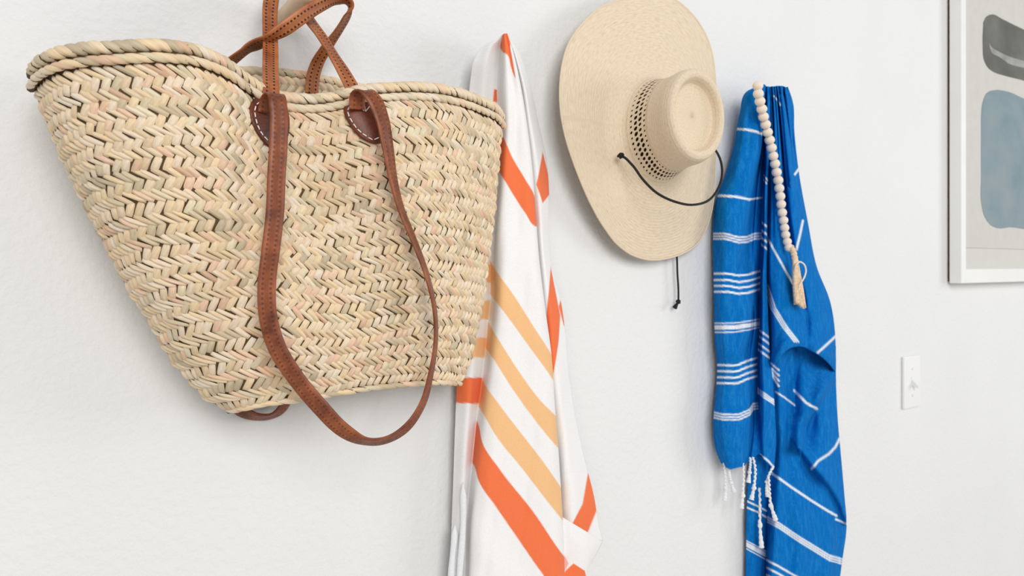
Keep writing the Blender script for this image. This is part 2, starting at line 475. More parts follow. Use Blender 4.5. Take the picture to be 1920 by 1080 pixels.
vv, ff, cc, uu = [], [], [], []
for i, (m, c, _, _) in enumerate(pieces):
    if i in single: continue
    k = len(vv)*len(PV)
    vv.append(PV @ m[:3, :3].T + m[:3, 3]); cc.append(np.tile(c, (len(PV), 1))); uu.append(PUV + random.random()*7)
    ff += [tuple(a + k for a in q) for q in PF]
o = mesh('woven_strands', np.concatenate(vv), ff, M['strand_joined'], basket, uv=np.concatenate(uu), col=np.concatenate(cc)); o['kind'] = 'stuff'

# rope edges: a core with slanted wraps laid over it
def rope(name, P, r, pitch, slant, wrap_name, start=-40, sweep=260, jit=0.1, fat=1.16):
    P = np.asarray(P); L = np.linalg.norm(P[1:] - P[:-1], axis=1).sum(); n = int(L/pitch)
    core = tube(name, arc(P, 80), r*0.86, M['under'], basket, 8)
    fine = arc(P, 800); T = norm(np.gradient(fine, axis=0))
    for j in range(n):
        q0 = (j + 0.5 + jit*random.uniform(-1, 1))/n
        rows = []; NA, NW = 9, 4; rr = r*random.uniform(0.96, 1.10)
        uvs = []
        for a in range(NA):
            fa = a/(NA-1)
            for b in range(NW):
                fb = b/(NW-1) - 0.5
                q = q0 + (slant*(fa-0.5) + pitch*fat*fb*(1 - 0.25*abs(2*fa-1)))/L
                x = np.clip(q, 0, 1)*799; i = min(int(x), 798); p = fine[i]*(1-(x-i)) + fine[i+1]*(x-i); tt = T[i]
                up = np.array([0, 0, 1.0]); up -= tt*(up @ tt); up /= np.linalg.norm(up)
                out = np.cross(tt, up); out = out if out[1] < 0 else -out
                # angle 0: straight out of the wall, 90: up
                an = math.radians(start + sweep*fa)
                R = rr*(1.04 - 0.20*(2*fb)**2)*(1.0 - 0.10*abs(2*fa-1)**3)
                rows.append(p + R*(math.cos(an)*out + math.sin(an)*up)); uvs.append((fa, fb + 0.5))
        ob = mesh(wrap_name, rows, grid_faces(NA, NW), M['strand'], core, uv=uvs)
        ob.color = (*tone(fine[min(799, int(q0*799))]), 1)
    return core
rim3 = spline(RIM, 300); rim3 = at(rim3[:,0], rim3[:,1], rim3[:,2])
rope('rim_rope', rim3 + np.array([0, 0.001, 0.0005]), 0.0062, 0.0092, -0.024, 'rim_wrap', start=-95, sweep=310)
fn_top = FN[2]
low = FRONT[3] + fn_top*0.0038; low[:, 2] -= 0.001
rope('rim_braid', low, 0.0043, 0.0100, -0.018, 'braid_turn', start=-95, sweep=200)
b3 = spline(BACKRIM, 300); b3 = at(b3[:,0], b3[:,1], b3[:,2])
rope('back_rim_rope', b3, 0.0055, 0.0115, -0.020, 'rim_wrap', start=-95, sweep=310)
bot3 = spline(BOT, 200); bot3 = at(bot3[:,0], bot3[:,1], bot3[:,2])
rope('bottom_rope', bot3 + np.array([0, -0.001, -0.001]), 0.0036, 0.015, -0.020, 'bottom_turn', start=-110, sweep=210)

# leather straps
def ribbon(name, ctrl, width, mat, thick=0.0022, n=140, parent=basket, stitch=0.0045):
    """ctrl: (px, py, depth, (wx, wy, wz)[, width factor])"""
    P = at(np.array([c[0] for c in ctrl]), np.array([c[1] for c in ctrl]), np.array([c[2] for c in ctrl]))
    W_ = np.array([c[3] for c in ctrl], float); S_ = np.array([[c[4] if len(c) > 4 else 1.0] for c in ctrl])
    Q = spline(np.concatenate([P, norm(W_)*0.02, S_*0.02], 1), n)
    P, W_, S_ = Q[:, :3], Q[:, 3:6], Q[:, 6]/0.02
    T = norm(np.gradient(P, axis=0)); W_ = norm(W_ - T*(W_*T).sum(1, keepdims=True)); N = np.cross(T, W_)
    L = np.concatenate([[0], np.cumsum(np.linalg.norm(P[1:] - P[:-1], axis=1))])
    prof = [(-.5, -.35), (-.46, .5), (-.2, .38), (0, .2), (.2, .38), (.46, .5), (.5, -.35), (.46, -.5), (.2, -.38), (0, -.2), (-.2, -.38), (-.46, -.5)]
    v = []; uv = []
    for i in range(n):
        for a, b in prof:
            v.append(P[i] + W_[i]*a*width*S_[i] + N[i]*b*thick); uv.append((a + 0.5, L[i]/stitch))
    k = len(prof); f_ = grid_faces(n, k, True); f_.append(tuple(range(k))); f_.append(tuple(range((n-1)*k, n*k))[::-1])
    return mesh(name, v, f_, mat, parent, uv=uv)
X = (1, 0, 0)
ribbon('shoulder_strap', [
    (500,212,.142,X),(503,190,.145,X),(510,178,.154,X),(519,180,.168,X),(523,205,.172,X),(523,260,.174,X),(519,330,.174,X),(516,400,.173,X),
    (508,470,.172,(1,0,.1)),(501,530,.170,(1,0,.05)),(502,585,.168,(1,0,-.0)),(517,645,.164,(1,-.05,.45)),(553,706,.156,(.85,-.15,.75),.95),
    (600,763,.150,(.7,-.2,.75),.95),(645,808,.145,(.45,-.45,.7),.92),(683,827,.142,(.2,-.85,.55),.9),(720,826,.140,(0,-.75,.65),.95),
    (762,802,.139,(-.35,-.55,.7),.95),(792,758,.140,(-.65,-.6,.4),.95),(808,700,.143,(-.72,-.7,.15),.95),(817,640,.148,(-.7,-.8,.0),.9),(815,580,.154,(-.68,-.8,-.05),.9),
    (800,515,.160,(-.7,-.75,-.1),.9),(775,448,.165,(-.72,-.72,-.2),.92),(752,392,.168,(-.75,-.7,-.2),.95),(737,335,.170,(-.8,-.6,-.1),1.0),
    (727,275,.171,(-.9,-.4,-.1),1.0),(716,220,.170,(-.95,-.2,-.1)),(700,184,.168,(-1,0,-.1)),(684,170,.160,(-1,0,-.1)),(671,178,.150,(-1,0,0)),(669,205,.146,(-1,0,0))],
    0.0172, M['longstrap'], n=260)
ribbon('shoulder_strap', [
    (440,700,.020,X),(438,745,.018,X),(452,769,.018,(.75,-.6,.5)),(478,781,.018,(.2,-.8,.5)),(505,781,.018,(-.1,-.8,.5)),(527,768,.018,(-.6,-.6,.5)),(540,748,.018,(-.8,-.5,.2)),(548,715,.018,(-1,0,0))],
    0.0165, M['longstrap'], n=80)
ribbon('carrying_handle', [
    (507,200,.133,X),(508,172,.131,X),(507,130,.112,X),(507,90,.084,X),(506,55,.066,X),(506,22,.058,(1,-.1,0)),(512,-12,.050,(.9,-.5,0)),(526,-42,.044,(.5,-.85,0)),
    (550,-52,.044,(0,-1,0)),(566,-32,.050,(-.3,-.95,0)),(570,0,.062,(-.7,-.7,0)),(578,33,.078,(-.8,-.5,-.4)),(603,68,.094,(-.75,-.6,-.5)),(625,103,.108,(-.7,-.5,-.4)),
    (646,138,.120,(-.9,-.2,-.3)),(661,168,.128,(-1,0,-.3)),(668,195,.134,(-1,0,-.2))],
    0.0160, M['strap'], n=170)
ribbon('carrying_handle', [
    (404,138,.030,(.4,-.5,.7)),(430,118,.040,(.3,-.8,.5)),(462,94,.060,(.2,-.9,.3)),(500,74,.082,(.25,-.85,.4)),(540,50,.094,(.4,-.4,.8)),(575,25,.098,(.5,-.15,.85)),(608,6,.096,(.3,-.3,.9)),
    (634,-2,.090,(.15,-.75,.65)),(650,5,.082,(.1,-1,.15)),(653,22,.072,(-.6,-.75,-.2)),(647,38,.062,(-.8,-.4,-.4)),(636,56,.052,(-.85,-.25,-.45)),(612,90,.036,(-.9,0,-.4)),(595,118,.026,(-.95,0,-.3)),(587,142,.022,(-1,0,-.15)),(584,175,.020,(-1,0,-.1))],
    0.0160, M['strap'], n=150)

# heart-shaped leather patches with running stitch
def surf_at_px(px, py, lift):
    """point on the basket's front under a pixel, lifted along the outward normal"""
    G = FRONT.reshape(-1, 3); rel = G - CAM
    z = rel @ FWD; u = CX + F*(rel @ RIGHT)/z; v = CY - F*(rel @ UP)/z
    k = np.argpartition((u - px)**2 + (v - py)**2, 6)[:6]
    w_ = 1/(((u[k] - px)**2 + (v[k] - py)**2) + 4); w_ /= w_.sum()
    d = float((-(G[k, 1])*w_).sum()); return at(px, py, d + lift)
def patch(outline, stitches, seed):
    out = spline(outline + [outline[0]], 49)[:-1]
    c = out.mean(0); v = []; f_ = []; n = len(out)
    for k, (sc, lift) in enumerate(((1.0, .0030), (0.985, .0058), (0.86, .0066), (0.55, .0076), (0.2, .0080))):
        for p in out: v.append(surf_at_px(*(c + (p - c)*sc), lift))
    for i in range(4): f_ += grid_faces(2, n, True, i*n)
    f_.append(tuple(range(4*n, 5*n)))
    o = mesh('leather_patch', v, f_, M['patch'], basket)
    for a, b in stitches:
        pa, pb = surf_at_px(*a, .0078), surf_at_px(*b, .0078); mid = (pa + pb)/2 + np.array([0, -.0004, 0])
        tube('stitch', [pa, pa*.8 + mid*.2, mid, pb*.8 + mid*.2, pb], [.0003, .0006, .0006, .0006, .0003], M['thread'], o, 6)
    return o
def dashes(path, n, gap=0.28):
    P = spline(path, 200); P = arc(P, 400); r = []
    for i in range(n):
        a, b = (i + gap/2)/n, (i + 1 - gap/2)/n
        r.append((tuple(P[int(a*399)]), tuple(P[int(b*399)])))
    return r
patch([(489,181),(476,185),(468,200),(470,222),(478,245),(490,262),(503,276),(520,280),(534,270),(542,248),(543,225),(539,205),(530,190),(510,182)],
      dashes([(502,191),(486,191),(478,203),(479,220),(486,242),(492,252),(503,264)], 8) + [((497,191),(508,207)), ((508,191),(508,206))], 1)
patch([(668,185),(655,187),(645,198),(645,212),(654,232),(667,250),(684,264),(700,270),(716,268),(722,250),(722,225),(716,205),(703,192),(688,184)],
      dashes([(694,191),(672,191),(657,197),(652,208),(660,228),(672,244),(688,256),(698,262),(712,257)], 11) + [((669,194),(683,208)), ((682,193),(685,208)), ((693,199),(685,209))], 2)

# ------------------------------------------------------------------ wooden peg
p0, p1 = at(523, 41, 0.0), at(583, -12, 0.088)
ax = norm(p1 - p0); Lp = np.linalg.norm(p1 - p0)
prof = [(0, .0088), (.002, .0092), (.02, .0094), (.05, .0112), (.075, .0132), (.088, .0138), (.097, .0128), (.101, .0100), (.1025, .0055), (.1028, .0010)]
PP = np.array([p0 + ax*a for a, _ in prof]); rr = [b for _, b in prof]
o = tube('wall_peg', PP, rr, M['peg'], None, 28)
o['label'] = 'pale turned wooden wall peg carrying the straw basket straps'; o['category'] = 'peg'

# ------------------------------------------------------------------ draped cloth
def cloth(name, cols, groups, paint, mat, parent, base, rows=420, step=2.2, thick=0.0009, noise=0.0012, shape=None):
    """cols: fold lines from one hem to the other, each a list of (px, py, depth); groups: a name for each strip between two fold lines"""
    R = np.stack([spline(c, rows) for c in cols])             # K, rows, 3
    K = len(cols); Tk = [0.0]
    for i in range(K-1):
        Tk.append(Tk[-1] + max(6.0, np.hypot(*(R[i+1, :, :2] - R[i, :, :2]).T).max() + 900*np.abs(R[i+1, :, 2] - R[i, :, 2]).mean()))
    n = int(Tk[-1]/step)
    Q = spline(R, n, Tk)                                       # n, rows, 3
    pos = np.linspace(0, Tk[-1], n); gi = np.clip(np.searchsorted(Tk, pos, side='right')-1, 0, K-2)
    px, py, d = Q[..., 0].copy(), Q[..., 1].copy(), Q[..., 2].copy()
    if shape: d = shape(px, py, d, gi)
    d += noise*(np.sin(px*.11 + py*.017) + np.sin(px*.07 - py*.05 + 2) + 0.7*np.sin(px*.23 + py*.031 + 1))*0.5
    d = np.maximum(d, 0.004)
    col = np.tile(np.array(base, float), px.shape + (1,))
    for g, kind, geo, c in paint:
        sel = np.array([groups[k] == g for k in gi])
        if not sel.any(): continue
        x, y = px[sel], py[sel]; cs = col[sel]
        if kind == 'poly':
            if g == 'front': geo = [tuple(p_) for p_ in spline(list(geo) + [geo[0]], 121)[:-1]]
            dist, _ = line_dist(x, y, list(geo) + [geo[0]]); mk = np.clip(np.where(in_poly(x, y, geo), dist, -dist)/1.6 + 0.5, 0, 1)
        else:
            pts, wd = geo; dist, _ = line_dist(x, y, pts); mk = np.clip((wd/2 - dist)/1.2 + 0.5, 0, 1)
        col[sel] = cs*(1-mk[..., None]) + np.array(c)*mk[..., None]
    P = at(px, py, d)
    o = mesh(name, P.reshape(-1, 3), grid_faces(n, rows), mat, parent, col=col.reshape(-1, 3))
    solid(o, thick, 0); return o

WHITE = (0.90, 0.885, 0.88); ORANGE = (0.90, 0.195, 0.072); APRI = (0.90, 0.535, 0.26)
towel = thing('hanging_towel', 'white cotton towel with orange and apricot stripes hanging between basket and hat', 'towel', at(980, 1120, .03))
colsO = [
    [(936,72,.05),(905,88,.040),(889,112,.034),(882,150,.028),(877,220,.022),(872,320,.018),(868,450,.016),(863,580,.016),(858,690,.016),(854,780,.016),(850,900,.016),(847,985,.016),(845,1060,.016),(842,1180,.016)],
    [(939,68,.06),(922,85,.054),(912,115,.048),(908,150,.040),(905,220,.030),(902,320,.028),(898,450,.030),(893,580,.032),(886,680,.034),(878,780,.034),(870,900,.034),(864,985,.034),(861,1060,.034),(856,1180,.034)],
    [(942,66,.066),(937,95,.050),(932,150,.036),(933,235,.026),(930,330,.022),(925,400,.022),(919,480,.022),(919,560,.022),(915,602,.022),(907,685,.022),(898,754,.022),(891,815,.022),(884,885,.022),(876,960,.022),(872,1060,.022),(866,1180,.022)],
    [(944,64,.072),(943,92,.066),(942,150,.058),(943,235,.052),(939,320,.050),(934,400,.050),(930,480,.050),(930,560,.050),(926,610,.050),(918,690,.050),(910,760,.050),(903,820,.050),(896,885,.050),(889,960,.050),(884,1060,.050),(880,1180,.050)],
    [(948,63,.074),(954,95,.070),(961,150,.066),(966,235,.063),(968,320,.062),(968,400,.062),(970,480,.062),(974,560,.062),(976,640,.062),(976,720,.062),(976,800,.062),(976,900,.062),(974,1000,.062),(972,1080,.062),(970,1180,.062)],
    [(951,64,.070),(961,95,.062),(974,150,.056),(988,235,.052),(998,320,.050),(1004,400,.050),(1010,480,.050),(1022,580,.050),(1034,670,.050),(1040,760,.050),(1047,850,.050),(1052,930,.050),(1056,1000,.050),(1058,1080,.050),(1058,1180,.050)],
    [(951,66,.062),(961,97,.046),(973,150,.036),(985,235,.030),(994,320,.028),(1000,400,.028),(1006,480,.026),(1018,580,.026),(1029,670,.026),(1036,760,.026),(1043,850,.026),(1050,930,.026),(1054,1000,.026),(1056,1080,.026),(1056,1180,.026)],
    [(952,66,.056),(966,97,.044),(982,150,.038),(998,235,.034),(1012,320,.032),(1016,400,.031),(1021,480,.030),(1036,580,.030),(1044,670,.030),(1056,760,.030),(1068,850,.032),(1078,930,.034),(1084,985,.036),(1086,1010,.036)],
    [(953,68,.046),(972,97,.032),(990,150,.022),(1010,235,.016),(1024,300,.014),(1029,360,.012),(1028,430,.012),(1034,500,.012),(1052,570,.012),(1059,620,.012),(1066,700,.012),(1080,790,.012),(1098,870,.014),(1112,925,.016),(1124,990,.018),(1130,1014,.018)],
]
gO = ['left', 'left', 'front', 'front', 'front', 'front', 'right', 'right']
pO = [
    ('left', 'poly', [(840,563),(930,563),(930,599),(840,599)], APRI), ('left', 'poly', [(840,633),(930,633),(930,670),(840,670)], APRI),
    ('left', 'poly', [(840,708),(930,708),(930,758),(840,755)], ORANGE), ('left', 'poly', [(840,495),(930,495),(930,530),(840,530)], APRI),
    ('left', 'poly', [(840,240),(940,240),(940,300),(840,300)], ORANGE),
    ('left', 'poly', [(926,168),(938,168),(936,192),(924,190)], ORANGE),
    ('front', 'poly', [(935,60),(952,62),(957,92),(962,118),(966,146),(958,126),(950,102),(944,98),(937,85)], ORANGE),
    ('front', 'poly', [(920,232),(939,250),(960,295),(985,337),(1001,366),(1006,392),(1007,425),(1003,424),(985,400),(960,362),(938,325),(920,300)], ORANGE),
    ('front', 'poly', [(905,462),(926,500),(967,560),(1000,612),(1035,668),(1046,690),(1046,728),(1038,715),(987,643),(950,592),(928,562),(905,530)], APRI),
    ('front', 'poly', [(900,575),(924,618),(967,688),(1014,752),(1046,785),(1058,800),(1056,850),(1046,840),(1014,802),(959,727),(914,657),(900,640)], APRI),
    ('front', 'poly', [(890,680),(906,715),(931,752),(975,810),(1014,860),(1052,915),(1062,930),(1062,985),(1053,974),(975,874),(931,819),(903,770),(890,750)], APRI),
    ('front', 'poly', [(880,760),(898,797),(905,830),(939,883),(1000,960),(1053,1038),(1070,1060),(1070,1140),(1020,1080),(975,1016),(931,952),(898,902),(889,872),(880,860)], ORANGE),
    ('right', 'poly', [(1017,284),(1028,330),(1032,362),(1017,381),(1006,346)], ORANGE),
    ('right', 'poly', [(1032,500),(1050,592),(1047,640),(1038,700),(1027,650),(1025,590)], ORANGE),
    ('right', 'poly', [(1052,556),(1064,590),(1057,612),(1047,575)], ORANGE),
    ('right', 'poly', [(1102,886),(1120,927),(1118,958),(1101,1000),(1072,983),(1092,944)], ORANGE),
]
cloth('cloth', colsO, gO, pO, M['white_cloth'], towel, WHITE)
# turned-up corner at the lower right
fc = [[(1052,968,.040),(1054,1005,.040),(1054,1045,.040),(1052,1110,.040)],
      [(1080,985,.047),(1080,1015,.048),(1078,1045,.047),(1074,1110,.046)],
      [(1108,1002,.042),(1106,1025,.044),(1100,1050,.044),(1088,1110,.042)],
      [(1129,1016,.030),(1120,1034,.032),(1108,1055,.034),(1092,1110,.034)]]
cloth('turned_corner', fc, ['c']*3, [('c', 'poly', [(1040,1030),(1053,1032),(1066,1056),(1052,1085),(1040,1085)], (.82, .50, .44)),
      ('c', 'poly', [(1050,1084),(1062,1068),(1075,1056),(1096,1070),(1110,1130),(1050,1130)], ORANGE)], M['white_cloth'], towel, WHITE, rows=90)
# rolled white hem tassels along the wall-side edge
for path in ([(853,985,.030),(852,1010,.032),(849,1040,.032),(846,1080,.032),(844,1140,.032)],
             [(868,905,.040),(869,960,.040),(867,1010,.040),(863,1060,.040),(859,1140,.040)]):
    q = spline(path, 40); P = at(q[:,0], q[:,1], q[:,2])
    tube('hem_roll', P, (0.0042 + 0.0003*np.sin(np.arange(40)*.35))*np.clip(np.arange(40)/5 + .15, 0, 1), M['fringe'], towel, 10)

# ------------------------------------------------------------------ straw hat
hat = thing('straw_sun_hat', 'wide-brimmed natural straw sun hat with open-work band and black chin cord', 'hat', at(1200, 487, .02))
BR = [(1210,-8),(1185,-5),(1158,1),(1130,12),(1099,37),(1066,83),(1054,125),(1050,167),(1052,211),(1062,262),(1073,297),(1086,332),(1105,376),(1133,426),(1158,458),
      (1186,478),(1219,487),(1252,484),(1280,475),(1306,458),(1322,432),(1333,400),(1338,370),(1341,318),(1343,260),(1343,200),(1341,150),(1338,118),(1331,86),(1314,49),(1291,20),(1264,-1),(1236,-8)]
NTH = 160
cb = at(1230, 248, .052)                      # crown base centre
ct = at(1310, 214, .158)                      # crown top centre
def edge_depth(px, py):
    return 0.026 + 0.016*np.clip((1200 - px)/150, -1, 1) + 0.004*np.sin((py - 120)/110)
bl = spline(BR + [BR[0]], 600); B3 = at(bl[:,0], bl[:,1], edge_depth(bl[:,0], bl[:,1]))
th = np.arctan2(B3[:,2] - cb[2], B3[:,0] - cb[0]); o_ = np.argsort(th); ths = th[o_]; B3s = B3[o_]
TH = np.linspace(-math.pi, math.pi, NTH, endpoint=False)
EDGE = np.stack([np.interp(TH, ths, B3s[:, k], period=2*math.pi) for k in range(3)], 1)
def ring(h, rx, rz, tilt=True):
    c = cb + (ct - cb)*h
    return c + np.stack([rx*np.cos(TH), np.zeros(NTH), rz*np.sin(TH)], 1) + np.outer(rx*np.cos(TH)*0.10*min(1, max(0, h)), [0, 1, 0])*0
RXB, RZB, RXT, RZT = .074, .083, .056, .063
def crown_r(h):
    k = h
    return RXB + (RXT - RXB)*k - .006*math.sin(math.pi*min(1, k*1.2)), RZB + (RZT - RZB)*k - .006*math.sin(math.pi*min(1, k*1.2))
rx0, rz0 = crown_r(0.09); inner = ring(0.09, rx0, rz0)
rings = []
flare = ring(-0.06, RXB + .030, RZB + .030)
for k in range(34):
    q = k/33
    if q < 0.36:
        a = q/0.36; p = inner*(1-a)**2 + ring(-0.02, rx0 + .005, rz0 + .005)*2*a*(1-a) + flare*a*a
    else:
        a = (q - 0.36)/0.64; p = flare*(1-a) + EDGE*a; k_ = (1-a)**1.7; p[:, 1] = flare[:, 1]*k_ + EDGE[:, 1]*(1-k_) - 0.004*math.sin(math.pi*a)
    rings.append(p)
def hat_part(name, rings, mat, parent, thick=.0018, v0=0.0):
    V_ = np.concatenate(rings); n = len(rings)
    dist = [0.0]
    for a, b in zip(rings[:-1], rings[1:]): dist.append(dist[-1] + np.linalg.norm(b - a, axis=1).mean())
    uv = np.stack([np.tile(TH/(2*math.pi), n), np.repeat(np.array(dist) + v0, NTH)], 1)
    fcs = grid_faces(n, NTH, True)
    o = mesh(name, V_, fcs, mat, parent, uv=uv)
    solid(o, thick, 0); return o
# avoid the uv seam showing by keeping it on the far (wall-right) side
brim = hat_part('brim', rings, M['hat'], hat)
tube('brim_edge', np.concatenate([EDGE, EDGE[:2]]), .0016, M['hat'], brim, 8)
H0, H1 = 0.14, 0.47
lowr = [ring(h, *crown_r(h)) for h in np.linspace(0.085, H0, 5)]
hat_part('crown_base', lowr, M['hat'], hat, v0=.2)
topr = [ring(h, *crown_r(h)) for h in np.linspace(H1, 0.93, 14)]
rxe, rze = crown_r(0.93)
for h, k in ((0.96, .985), (0.985, .955), (1.0, .91), (1.0, .86), (0.985, .82), (0.95, .785), (0.91, .76), (0.875, .73), (0.86, .68), (0.855, .55), (0.852, .35), (0.851, .18), (0.85, .01)):
    topr.append(ring(h, rxe*k, rze*k))
hat_part('crown', topr, M['hat'], hat, v0=.3)
# open-work band: a lattice with real slanted holes
NB, RB = 58, 4
v, f_ = [], []
def bp(i, j):
    """i around (float), j up (float)"""
    h = H0 + (H1 - H0)*j/RB; rx, rz = crown_r(h); a = 2*math.pi*i/NB
    c = cb + (ct - cb)*h; return c + np.array([rx*math.cos(a), 0, rz*math.sin(a)])
uvb = []
for i in range(NB):
    for j in range(RB):
        sh = 0.5*(j % 2); k = len(v)
        corners = [(i+sh, j), (i+sh+1, j), (i+sh+1, j+1), (i+sh, j+1)]
        oo = []
        for (x, y), (x2, y2) in zip(corners, corners[1:] + corners[:1]):
            oo.append((x, y)); oo.append(((x+x2)/2, (y+y2)/2))
        cx_, cy_ = i + sh + .5, j + .5
        hs = random.uniform(.34, .44) if 0 < j < RB-1 else random.uniform(.18, .28)
        inn = []
        for q in range(8):
            a = math.radians(-135 + 45*q); dx, dy = hs*.80*math.cos(a), hs*math.sin(a)*1.0
            inn.append((cx_ + dx - dy*.5, cy_ + dy + dx*.25))
        for p in oo + inn: v.append(bp(*p)); uvb.append((p[0]/NB, .25 + .02*p[1]/RB))
        for q in range(8): f_.append((k+q, k+(q+1) % 8, k+8+(q+1) % 8, k+8+q))
o = mesh('openwork_band', v, f_, M['hat'], hat, smooth=False, uv=uvb); solid(o, .0006, 0)
liner = [ring(h, crown_r(h)[0] - .005, crown_r(h)[1] - .005) for h in np.linspace(0.05, 0.5, 8)]
hat_part('hole_shade_liner', liner, M['band'], hat, .001)  # added dark sheet behind the holes, so they look shaded inside
# chin cord
cordp = [(1158,293,.058),(1165,293,.064),(1185,309,.075),(1205,336,.088),(1232,362,.098),(1265,378,.105),(1300,384,.108),(1328,376,.106),(1347,352,.100),(1354,322,.092),(1350,298,.082),(1341,281,.066),(1330,270,.046),(1322,264,.026)]
q = spline(cordp, 90); tube('chin_cord', at(q[:,0], q[:,1], q[:,2]), .0019, M['cord'], hat, 8)
def knot(px, py, d, r, name='cord_knot'):
    c = at(px, py, d); t_ = np.linspace(0, 4*math.pi, 60)
    P = c + np.stack([r*.55*np.cos(t_)*(1 + .3*np.cos(1.5*t_)), r*.5*np.sin(1.5*t_ + .4), r*.55*np.sin(t_)*(1 + .3*np.cos(1.5*t_))], 1)
    tube(name, P, r*.42, M['cord'], hat, 8)
knot(1165, 292, .064, .0042)
tail = [(1264,455,.014),(1269,482,.012),(1270,510,.012),(1272,545,.012),(1272,566,.012)]
q = spline(tail, 40); tube('chin_cord', at(q[:,0], q[:,1], q[:,2]), .0017, M['cord'], hat, 8)
knot(1272, 566, .012, .0038)
q = spline([(1272,567,.012),(1268,572,.012),(1265,577,.012)], 12); tube('frayed_end', at(q[:,0], q[:,1], q[:,2]), np.linspace(.0014, .0042, 12), M['cord'], hat, 8)

# ------------------------------------------------------------------ blue towel
BLUE = (0.002, 0.160, 0.53); BW = (0.80, 0.85, 0.90)
bt = thing('hanging_towel', 'blue cotton towel with white stripes and knotted white fringe hanging on the wall', 'towel', at(1490, 1120, .03))
def S(g, pts, wd): return (g, 'line', (pts, wd), BW)
colsB = [
    [(1424,161,.052),(1398,174,.036),(1387,215,.026),(1376,275,.018),(1361,328,.014),(1345,368,.012),(1338,425,.012),(1338,500,.012),(1339,560,.012),(1341,640,.012),(1345,690,.012),(1342,740,.012),(1338,795,.012),(1342,842,.012),(1352,868,.012)],
    [(1428,158,.070),(1410,172,.062),(1400,215,.056),(1393,275,.052),(1380,328,.050),(1366,368,.048),(1360,425,.048),(1358,500,.048),(1358,560,.048),(1362,640,.048),(1364,690,.048),(1362,740,.048),(1358,795,.048),(1362,845,.046),(1370,880,.044)],
    [(1432,158,.074),(1426,180,.068),(1422,215,.062),(1420,275,.058),(1404,340,.056),(1396,390,.055),(1388,440,.054),(1382,500,.052),(1392,560,.054),(1396,620,.055),(1390,670,.052),(1392,720,.050),(1396,780,.052),(1392,840,.050),(1393,874,.048)],
    [(1435,160,.070),(1434,190,.054),(1431,230,.040),(1430,275,.032),(1422,340,.022),(1417,400,.017),(1414,445,.015),(1412,500,.016),(1414,560,.020),(1415,610,.018),(1408,665,.020),(1409,720,.026),(1415,780,.022),(1411,840,.028),(1408,862,.030)],
    [(1437,162,.068),(1436,190,.048),(1434,240,.032),(1433,300,.022),(1430,360,.016),(1428,420,.013),(1427,460,.012),(1425,520,.012),(1424,570,.013),(1424,620,.013),(1420,670,.014),(1420,720,.018),(1422,780,.020),(1422,820,.028),(1422,852,.030)],
    [(1439,162,.072),(1439,200,.060),(1437,250,.050),(1437,300,.044),(1435,360,.040),(1434,420,.038),(1434,460,.038),(1431,520,.040),(1431,570,.042),(1431,620,.044),(1430,670,.046),(1432,720,.048),(1434,780,.048),(1434,830,.046),(1436,866,.044)],
    [(1442,162,.072),(1444,200,.058),(1443,250,.050),(1441,300,.044),(1439,360,.038),(1438,420,.034),(1438,460,.032),(1437,520,.034),(1439,570,.036),(1441,620,.038),(1444,670,.042),(1449,720,.046),(1453,780,.046),(1455,830,.042),(1451,880,.038)],
]
gB = ['L', 'L', 'L', 'L', 'M', 'M']
def wave(y, tilt=0): return [(1330,y+tilt),(1365,y+tilt*.3),(1385,y+4),(1402,y+2),(1432,y-7)]
def wave2(y): return [(1330,y),(1375,y+1),(1384,y),(1400,y-7),(1432,y-17)]
pB = [S('L', [(1370,247),(1382,242),(1400,243),(1418,247),(1432,253)], 4.2),
      S('L', [(1335,368),(1352,367),(1380,369),(1405,374)], 4.6), S('L', [(1405,374),(1416,372),(1430,371)], 3.4)]
for dy in (-5, 0, 5): pB.append(S('L', [(1330,443+dy),(1360,443+dy),(1385,450+dy),(1400,449+dy),(1415,443+dy),(1435,442+dy)], 3.0))
for y in (513, 525, 536, 547): pB.append(S('L', wave(y), 3.8))
pB += [S('L', [(1330,606),(1375,606),(1405,602),(1435,596)], 2.0), S('L', [(1330,614),(1375,614),(1405,610),(1435,604)], 8.0), S('L', [(1330,623),(1375,623),(1405,618),(1435,611)], 2.2)]
for y in (684, 695.5, 707, 718): pB.append(S('L', wave2(y), 3.8))
for dy in (-5, 0, 5): pB.append(S('L', [(1335,777+dy),(1355,782+dy),(1385,782+dy),(1405,773+dy),(1412,762+dy),(1430,760+dy)], 2.8))
pB += [S('M', [(1429,332),(1437,344)], 2.6), S('M', [(1432,328),(1440,340)], 2.6)]
for y in (415, 430, 444, 457): pB.append(S('M', [(1426,y),(1440,y+12)], 3.6))
for y in (619, 631, 645, 657): pB.append(S('M', [(1420,y-3),(1442,y+14)], 3.6))
for dy in (-4, 0, 4): pB.append(S('M', [(1418,730+dy),(1432,741+dy),(1455,757+dy)], 2.6))
pB += [S('M', [(1426,853),(1440,864),(1452,878)], 3.5), S('L', [(1345,870),(1370,882),(1395,876),(1412,860)], 2.5)]
def bend(px, py, pts, below, above, w_):
    dist, s = line_dist(px, py, pts); q_ = 0.5 + 0.5*np.tanh(s*dist/5.0); return (q_*below + (1-q_)*above)*np.exp(-(dist/w_)**2)
def shapeL(px, py, d, gi):
    lf = (gi < 3)[:, None]
    k = bend(px, py, [(1431,232),(1426,290),(1407,367),(1397,430),(1383,500)], .006, -.016, 20) + bend(px, py, [(1424,540),(1403,611),(1389,662)], .006, -.015, 18)
    k = k + bend(px, py, [(1404,770),(1398,830),(1394,880)], .005, -.012, 14) - .006*np.exp(-((px - 1408)/9)**2 - ((py - 224)/14)**2)
    return d + np.where(lf, k, 0)
cloth('front_drape', colsB, gB, pB, M['blue_cloth'], bt, BLUE, rows=380, shape=shapeL, noise=.0018)

